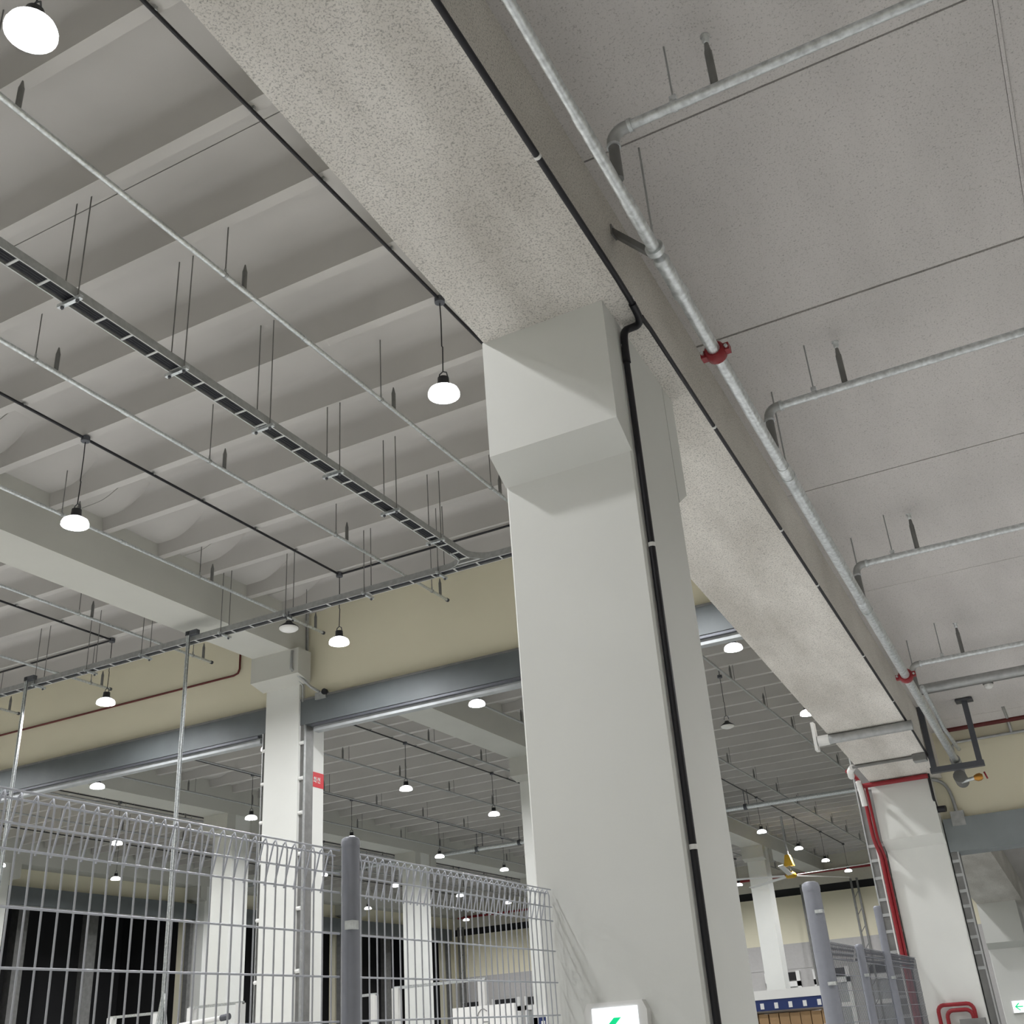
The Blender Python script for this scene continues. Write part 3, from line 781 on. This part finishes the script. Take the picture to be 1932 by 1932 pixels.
# ------------------------------------------------------------------ lit arrow signs
def arrow_sign(x0, x1, yf, z0, z1, label, arrow='left'):
    t = thing('exit_sign', label, 'sign', ((x0 + x1) / 2, yf, (z0 + z1) / 2))
    w, h = x1 - x0, z1 - z0
    part('housing', MB().prism([(x0 - 0.025, z0), (x1 + 0.025, z0), (x1 + 0.035, z1 - 0.03), (x1 + 0.015, z1 + 0.012), (x0 - 0.015, z1 + 0.012), (x0 - 0.035, z1 - 0.03)], yf - 0.05, yf, 'y'), 'white_plastic', t)
    part('lit_panel', MB().box(x0 + 0.01, x1 - 0.01, yf - 0.056, yf - 0.05, z0 + 0.01, z1 - 0.012), 'sign_glow', t)
    cx, cz, s = (x0 + x1) / 2, (z0 + z1) / 2, h * 0.34
    a = MB()
    def poly(pp):
        pp = [(cx + u * s, cz + v * s) for u, v in pp]
        a.prism(pp, yf - 0.061, yf - 0.056, 'y')
    poly([(-1.0, 0.0), (-0.05, 0.85), (0.35, 0.85), (-0.45, 0.13), (1.0, 0.13), (1.0, -0.13), (-0.45, -0.13), (0.35, -0.85), (-0.05, -0.85)])
    part('arrow', a, 'sign_green', t, 'green left pointing arrow')
    return t
arrow_sign(-2.27, -2.02, 5.18, 1.47, 1.735, 'white lit sign with green arrow low on the near column')
arrow_sign(-2.33, -2.06, 27.95, 1.47, 1.72, 'white lit sign with green arrow on the far right column')

# ------------------------------------------------------------------ mesh fence
FX = -2.45
def bent_wire():
    m = MB()
    zt = 2.283
    m.tube([(0, 0, 0.05), (0, 0, 2.14), (0.004, 0, zt - 0.03), (-0.004, 0, zt), (-0.014, 0, zt - 0.01), (-0.05, 0.0, zt - 0.145)], 0.0032, 5)
    return m.mesh('vertical_wire', 'wire_grey')
VW = bent_wire()
VWF = VW.copy()
VWF.materials[0] = MATS['dark_steel']
def fence_panel(ya, yb, label, far=False):
    t = thing('mesh_fence', label, 'fence', (FX, (ya + yb) / 2, 0.05))
    for x, z in ((FX + 0.006, 2.284), (FX - 0.016, 2.268), (FX + 0.006, 2.20), (FX + 0.006, 2.135), (FX + 0.006, 1.995), (FX + 0.006, 1.853), (FX + 0.006, 1.71), (FX + 0.006, 1.57), (FX + 0.006, 1.43)):
        part('horizontal_wire', MB().tube([(x, ya, z), (x, yb, z)], 0.0036, 5), 'fence_grey' if far else 'wire_grey', t)
    k = 0
    y = ya + 0.02
    while y < yb - 0.01:
        inst('vertical_wire', VWF if far else VW, t, (FX, y, 0))
        y += 0.0525
    return t
fence_panel(0.9, 3.375, 'grey wire mesh fence panel with bent top, left of the fence post')
fence_panel(3.445, 5.165, 'grey wire mesh fence panel with bent top, between the post and the near column')
fence_panel(11.0, 12.62, 'distant wire mesh fence panel right beside the tall gate post', True)
fence_panel(12.72, 16.55, 'distant wire mesh fence panel ending at the column with red pipes', True)
def fence_post(y, r, h, label, clips):
    t = thing('fence_post', label, 'post', (FX + 0.03, y, 0))
    x = FX + 0.03
    part('tube', MB().tube([(x, y, 0), (x, y, h - r * 0.9)], r, 18), 'fence_grey', t)
    part('cap', MB().lathe([(r * 1.04, 0), (r * 1.04, r * 0.5), (r * 0.95, r * 0.85), (r * 0.6, r * 1.05), (0, r * 1.1)], (x, y, h - r * 1.1), 18), 'fence_grey', t)
    for z in clips:
        part('clip', MB().box(x + 0.2 * r, x + r + 0.008, y - r - 0.012, y - 0.3 * r, z - 0.015, z + 0.015), 'galv', t)
fence_post(3.41, 0.034, 2.335, 'round grey fence post with domed cap between two mesh panels', (2.02, 1.5))
fence_post(10.9, 0.082, 2.80, 'tall thick round grey gate post right of the near column', (2.52, 1.9))
fence_post(12.67, 0.045, 2.31, 'slim grey fence post behind the tall gate post', (2.0,))
fence_post(14.25, 0.045, 2.80, 'slim tall grey post beside the column with red pipes', (2.0,))

# ------------------------------------------------------------------ cluster at the far end of the ramp bay
t = thing('pipe_trapeze', 'dark steel hanging frame holding the end of the sprinkler main', 'pipe hanger', (-1.24, 15.5, 4.5))
for x in (-1.53, -0.95):
    part('leg', MB().box(x - 0.035, x + 0.035, 15.46, 15.54, 4.5, ramp(15.5)), 'dark_steel', t)
part('bottom_bar', MB().box(-1.58, -0.90, 15.45, 15.55, 4.46, 4.53), 'dark_steel', t)
part('top_plate', MB().box(-1.06, -0.84, 15.4, 15.6, ramp(15.5) - 0.03, ramp(15.6)), 'dark_steel', t)
t = thing('drain_valve', 'grey pipe end with brass drain valve and small red handle', 'valve', (-1.15, 15.7, 4.38))
part('tee_body', MB().tube([(MX, 15.64, 4.40), (MX, 15.92, 4.37)], 0.085, 14), 'rail_grey', t)
part('side_pipe', MB().tube([(MX, 15.68, 4.33), (-1.06, 15.66, 4.35)], 0.025, 10), 'galv', t)
v = part('valve_body', MB().tube([(-1.08, 15.66, 4.35), (-1.04, 15.66, 4.35), (-1.0, 15.66, 4.355), (-0.97, 15.66, 4.355)], [0.03, 0.05, 0.05, 0.03], 12), 'brass', t)
part('handle', MB().tube([(-0.94, 15.66, 4.36), (-0.92, 15.66, 4.365)], 0.05, 12), 'red_paint', v)
pipe('white_pipe', [(-1.22, 13.2, bz(13.2) - 0.08), (-1.18, 14.2, bz(14.2) - 0.3), (-1.17, 15.55, mz(15.5) + 0.12)], 0.025, 'galv', 'thin pale pipe beside the sprinkler main near its end', 'pipe')
pipe('cross_pipe', [(-1.3, 13.6, ramp(13.6) - 0.40), (5.0, 13.6, ramp(13.6) - 0.40)], 0.055, 'galv_dull', 'grey cross pipe under the ramp ceiling right of the main pipe end', 'pipe')
pipe('ceiling_conduit', [(-1.45, 14.87, ramp(14.87) - 0.03), (5.0, 14.87, ramp(14.87) - 0.03)], 0.02, 'rail_grey', 'thin conduit on the ramp ceiling leading to the smoke detector', 'conduit')
sd = thing('smoke_detector', 'round white smoke detector on the ramp ceiling at far right', 'detector', (-0.58, 14.95, ramp(15) - 0.04))
part('base', MB().lathe([(0.0, 0.04), (0.065, 0.04), (0.065, 0.0), (0.0, 0.0)], (-0.58, 14.95, ramp(15) - 0.04), 14, False), 'rail_grey', sd)
part('dome', MB().lathe([(0.055, 0.0), (0.055, -0.03), (0.03, -0.055), (0.0, -0.06)], (-0.58, 14.95, ramp(15) - 0.04), 14), 'white_plastic', sd)
yd = YW + 0.10
pipe('red_pipe', [(-1.5, yd - 0.05, 5.25), (6, yd - 0.05, 5.25)], 0.035, 'dark_red', 'dark red pipe where the cream wall meets the ramp ceiling', 'pipe')
t = thing('wall_conduit', 'grey conduit running across the cream wall right of the red pipe column', 'conduit', (-0.5, yd, 5.05))
part('conduit_pipe', MB().tube([(6.0, yd, 5.07), (-1.28, yd, 5.07), (-1.34, yd, 5.02), (-1.35, yd, 4.72)], 0.022, 8), 'galv_dull', t)
part('riser_pipe', MB().tube([(-0.52, yd, 5.07), (-0.52, yd - 0.04, 5.27), (-0.52, 16.1, ramp(16.1))], 0.022, 8), 'galv_dull', t)
t = thing('drop_conduit', 'grey conduit curving down to a box above the right shutter casing', 'conduit', (-1.5, yd, 4.3))
part('conduit_pipe', MB().tube(smooth([(-1.72, yd - 0.06, 4.60), (-1.60, yd, 4.56), (-1.53, yd, 4.46), (-1.50, yd, 4.3), (-1.49, yd, 4.05)]), 0.024, 8), 'galv_dull', t)
part('pull_box', MB().box(-1.58, -1.40, yd - 0.06, yd + 0.04, 3.92, 4.12), 'galv_dull', t)
# things crossing under the girder
pipe('duct_pipe', [(-2.66, 13.9, gird(13.9) - 0.06), (-1.50, 13.9, gird(13.9) - 0.06)], 0.06, 'galv_dull', 'grey pipe crossing under the sprayed girder near the right column', 'pipe', 14)
t = thing('emergency_lamp', 'white bracket fitting at the left end of the pipe under the girder', 'fixture', (-2.68, 13.9, 4.75))
part('bracket', MB().box(-2.71, -2.67, 13.84, 13.96, 4.66, 5.02), 'white_paint', t)
part('end_tube', MB().tube([(-2.66, 13.9, gird(13.9) - 0.06), (-2.52, 13.9, gird(13.9) - 0.06)], 0.066, 14), 'white_paint', t)
pipe('girder_conduit', [(-2.56, 15.4, gird(15.4) - 0.025), (-1.64, 15.4, gird(15.4) - 0.025)], 0.022, 'rail_grey', 'thin grey conduit crossing under the girder just before the right column', 'conduit')
t = thing('junction_box', 'grey junction box at the right end of the conduit under the girder', 'box', (-1.66, 15.4, gird(15.4) - 0.06))
part('body', MB().box(-1.75, -1.58, 15.32, 15.48, gird(15.4) - 0.09, gird(15.4)), 'rail_grey', t)
part('lid', MB().box(-1.745, -1.585, 15.325, 15.475, gird(15.4) - 0.096, gird(15.4) - 0.09), 'galv_dull', t)
for n, (pts, r, l) in enumerate((([(-2.56, 15.4, 4.69), (-2.62, 15.5, 4.66), (-2.64, 15.65, 4.62)], 0.045, 'white flexible sleeve at the left end of the conduit under the girder'),
                                 ([(-2.64, 16.1, 4.62), (-2.64, 16.2, 4.5), (-2.64, 16.25, 4.3)], 0.04, 'white flexible sleeve above the red pipes on the right column'))):
    pipe('white_sleeve', pts, r, 'white_plastic', l, 'pipe', 12)
# red pipes on the right column
rp = thing('red_riser', 'pair of red fire pipes climbing the left edge of the right column', 'pipe', (-2.54, 16.5, 2))
part('header_pipe', MB().tube(smooth([(-2.66, 16.36, 4.52), (-2.64, 16.36, 4.60), (-2.56, 16.36, 4.60), (-1.72, 16.36, 4.60)]), 0.034, 10), 'red_paint', rp)
part('riser_pipe', MB().tube(smooth([(-2.72, 15.85, 4.74), (-2.68, 16.2, 4.72), (-2.64, 16.36, 4.60), (-2.635, 16.38, 3.85), (-2.605, 16.55, 3.62), (-2.605, 16.55, 0)]), 0.028, 10), 'red_paint', rp)
part('riser_pipe', MB().tube(smooth([(-2.585, 16.36, 4.60), (-2.58, 16.38, 3.85), (-2.56, 16.56, 3.62), (-2.56, 16.56, 0)]), 0.02, 10), 'red_paint', rp)
part('edge_strip', MB().box(-2.665, -2.645, 16.56, 16.62, 0, 4.2), 'white_paint', rp, 'pale vertical strip beside the red pipes')
hy = thing('red_loop_pipe', 'red hose loop and grey box low on the right column', 'fire equipment', (-2.05, 16.5, 1.5))
for d, o in ((0.0, 0.0), (0.10, -0.07)):
    part('loop_pipe', MB().tube([(-2.30 + d, 16.55, 0.9), (-2.30 + d, 16.55, 1.60 + o)] + [(-2.22 + d - 0.08 * math.cos(a), 16.55, 1.60 + o + 0.08 * math.sin(a)) for a in (0.4, 0.8, 1.2, 1.57)] +
                              [(-1.93 - d * 0.3, 16.55, 1.68 + o)] + [(-1.93 - d * 0.3 + 0.08 * math.sin(a), 16.55, 1.60 + o + 0.08 * math.cos(a)) for a in (0.4, 0.8, 1.2, 1.57)] + [(-1.85 - d * 0.3, 16.55, 1.5)], 0.026, 10), 'red_paint', hy)
part('bell_box', MB().box(-2.05, -1.74, 16.45, 16.6, 1.25, 1.5), 'rail_grey', hy)

# ------------------------------------------------------------------ far hall furniture
def goal_frame(x0, x1, y, z, label, arm=False):
    t = thing('equipment_stand', label, 'rack', ((x0 + x1) / 2, y, 0), 'white equipment frames')
    for x in (x0, x1):
        part('upright', MB().box(x - 0.07, x + 0.07, y - 0.07, y + 0.07, 0, z - 0.03), 'white_paint', t)
    part('top_rail', MB().box(x0 - 0.07, x1 + 0.07, y - 0.03, y + 0.03, z - 0.05, z), 'galv', t)
    if arm:
        part('arm_tube', MB().tube([(x0 - 1.3, y - 0.2, z - 0.42), (x1 - 0.3, y - 0.2, z - 0.28)], 0.05, 10), 'white_paint', t)
        part('arm_tip', MB().tube([(x1 - 0.3, y - 0.2, z - 0.28), (x1 - 0.1, y - 0.2, z - 0.26)], 0.06, 10), 'dark_steel', t)
goal_frame(-19.2, -17.9, 18.4, 2.70, 'white upright frame behind the fence, middle of the black opening')
goal_frame(-16.8, -15.55, 18.2, 2.72, 'white upright frame behind the fence with a long tube arm', True)
goal_frame(-22.0, -20.3, 18.6, 2.60, 'white upright frame behind the fence at the lower left corner')
goal_frame(-12.15, -10.3, 18.6, 2.72, 'white upright frame right of the fence post before the black opening')
goal_frame(-13.9, -13.35, 19.6, 2.70, 'narrow white frame peeping out left of the fence post')
def white_panel(x0, x1, y, z, label, marks=False):
    t = thing('white_board', label, 'panel', ((x0 + x1) / 2, y, 0), 'white boards')
    part('board', MB().box(x0, x1, y - 0.03, y + 0.03, 0.6, z), 'white_plastic', t)
    for x in (x0 + 0.1, x1 - 0.1):
        part('leg', MB().box(x - 0.03, x + 0.03, y + 0.03, y + 0.09, 0, z), 'galv_dull', t)
    if marks:
        cx = (x0 + x1) / 2
        part('printed_mark', MB().tube([(cx + 0.12 * math.cos(a), y - 0.033, z - 0.22 + 0.17 * math.sin(a)) for a in [0.9 + k * 0.5 for k in range(10)]] + [(cx + 0.1, y - 0.033, z - 0.25), (cx, y - 0.033, z - 0.25)], 0.008, 5), 'rail_grey', t)
        part('printed_letters', MB().tube([(cx + 0.35, y - 0.033, z - 0.62), (cx + 0.35, y - 0.033, z - 0.42)], 0.02, 5).tube([(cx + 0.37 + 0.07 * math.cos(a), y - 0.033, z - 0.47 + 0.05 * math.sin(a)) for a in [k * 0.6 for k in range(11)]], 0.02, 5)
             .tube([(cx + 0.6, y - 0.033, z - 0.62), (cx + 0.6, y - 0.033, z - 0.42)], 0.02, 5).tube([(cx + 0.62 + 0.07 * math.cos(a), y - 0.033, z - 0.47 + 0.05 * math.sin(a)) for a in [k * 0.6 for k in range(11)]], 0.02, 5), 'dark_steel', t)
white_panel(-10.35, -9.15, 17.6, 2.22, 'white board with a printed round mark beside the near column', True)
white_panel(-12.85, -12.3, 17.8, 2.05, 'small white board right of the fence post base')
white_panel(-14.2, -13.6, 18.0, 1.95, 'small white board left of the fence post base')
def blue_rack(x0, x1, y, z, label):
    t = thing('blue_rack', label, 'rack', ((x0 + x1) / 2, y, 0), 'blue racks')
    part('top_beam', MB().box(x0, x1, y - 0.06, y + 0.06, z, z + 0.16), 'white_paint', t)
    part('blue_beam', MB().box(x0, x1, y - 0.05, y + 0.05, z - 0.19, z), 'blue_paint', t)
    k = x0 + 0.15
    while k < x1 - 0.1:
        part('slot_plate', MB().box(k, k + 0.07, y - 0.058, y - 0.05, z - 0.16, z - 0.06), 'white_paint', t)
        k += 0.27
    for x in (x0 + 0.04, x1 - 0.04):
        part('upright', MB().box(x - 0.04, x + 0.04, y - 0.05, y + 0.05, 0, z), 'blue_paint', t)
    part('shelf', MB().box(x0, x1, y + 0.05, y + 1.0, 0.55, 0.6), 'galv_dull', t)
blue_rack(-6.9, -4.75, 22.0, 2.03, 'blue rack with white top beam between the near column and the gate post')
blue_rack(-12.1, -10.6, 19.4, 1.72, 'blue rack behind the white frame right of the fence post')
blue_rack(-9.1, -7.9, 18.2, 1.98, 'blue rack at the left edge of the near column')
k = 0
for x in [-6.62 + 0.2 * q for q in range(9)]:
    w = 0.175 + 0.015 * random.random()
    t = thing('cardboard_box', ORDW[k] + ' brown taped cardboard box in the rack counted from the near column', 'box', (x, 22.3, 0.6), 'cardboard boxes in the rack')
    h = 1.17 + 0.03 * random.random()
    part('carton', MB().box(x - w / 2, x + w / 2, 22.08, 22.55, 0.6, 0.6 + h), 'cardboard', t)
    part('tape', MB().box(x - w / 2 - 0.001, x + w / 2 + 0.001, 22.074, 22.08, 0.6 + h * 0.72, 0.6 + h * 0.8), 'tape_film', t)
    k += 1
t = solo('plastic_film', MB().tube([(-6.8, 22.25, 1.84), (-6.2, 22.2, 1.87), (-5.6, 22.25, 1.85), (-4.95, 22.2, 1.83)], [0.05, 0.08, 0.07, 0.03], 8), 'tape_film', 'crumpled clear film lying on the cardboard boxes', 'film', (-5.8, 22.2, 1.6))
# dock window units on the far end wall
dn = 0
for x in (-35.2, -33.0, -30.8, -16.2, -13.6, -11.0, -8.4):
    dn += 1
    t = thing('dock_window', ORDW[dn - 1] + ' white framed dock window on the far end wall from its left corner', 'window', (x, YEND - 0.05, 2), 'end wall windows')
    part('frame', MB().box(x - 0.95, x - 0.75, YEND - 0.1, YEND, 1.0, 4.1).box(x + 0.75, x + 0.95, YEND - 0.1, YEND, 1.0, 4.1).box(x - 0.95, x + 0.95, YEND - 0.1, YEND, 3.35, 3.6), 'white_plastic', t)
    part('dark_slot', MB().box(x - 0.75, x + 0.75, YEND - 0.05, YEND, 3.65, 4.05), 'dark_void', t)
    part('pane', MB().box(x - 0.75, x + 0.75, YEND - 0.04, YEND, 1.0, 3.35), 'galv_dull', t)
    part('glazing_bar', MB().box(x - 0.75, x + 0.75, YEND - 0.07, YEND - 0.03, 2.2, 2.4), 'white_plastic', t)
pipe('red_pipe', [(-36, YEND - 0.15, 8.9), (-2.6, YEND - 0.15, 8.9)], 0.07, 'red_paint', 'long red pipe high along the far end wall', 'pipe')
for x, l in ((-35.6, 'grey steel lattice post at the left end of the far wall'), (-14.1, 'grey steel lattice post left of the gate post on the far wall'), (-11.4, 'grey steel lattice post right of the gate post on the far wall')):
    t = thing('lattice_post', l, 'post', (x, YEND - 0.6, 0))
    for dx in (-0.16, 0.16):
        part('chord', MB().box(x + dx - 0.05, x + dx + 0.05, YEND - 0.65, YEND - 0.55, 0, 8.3), 'rail_grey', t)
    for q in range(9):
        part('lacing_bar', MB().tube([(x - 0.16, YEND - 0.6, 0.4 + 0.86 * q), (x + 0.16, YEND - 0.6, 0.8 + 0.86 * q)], 0.02, 5), 'rail_grey', t)

# ------------------------------------------------------------------ large ceiling fan
fx, fy, fz = -11.3, 47.6, 7.15
fan = thing('ceiling_fan', 'large slow ceiling fan with pale blades and yellow hub near the far wall', 'fan', (fx, fy, fz))
part('drop_tube', MB().tube([(fx, fy, fz + 0.2), (fx, fy, SLAB - 0.02)], 0.05, 10), 'galv_dull', fan)
part('mount', MB().prism([(fx - 0.2, fz + 0.4), (fx + 0.2, fz + 0.4), (fx + 0.09, fz + 0.85), (fx - 0.09, fz + 0.85)], fy - 0.15, fy + 0.15, 'y'), 'yellow_paint', fan)
part('hub', MB().lathe([(0.0, -0.08), (0.2, -0.08), (0.24, 0.0), (0.2, 0.1), (0.08, 0.2), (0.0, 0.2)], (fx, fy, fz), 18), 'yellow_paint', fan)
for q in range(5):
    a = math.radians(62 + 72 * q)
    c, s = math.cos(a), math.sin(a)
    m = MB()
    pr = [(-0.10, -0.01), (0.10, 0.03), (0.10, 0.05), (-0.10, 0.015)]
    v = []
    for rr in (0.28, 3.6):
        v += [(fx + c * rr - s * u, fy + s * rr + c * u, fz + w) for u, w in pr]
    m.add(v, [(3, 2, 1, 0), (4, 5, 6, 7), (0, 1, 5, 4), (1, 2, 6, 5), (2, 3, 7, 6), (3, 0, 4, 7)])
    part('blade', m, 'white_paint', fan)
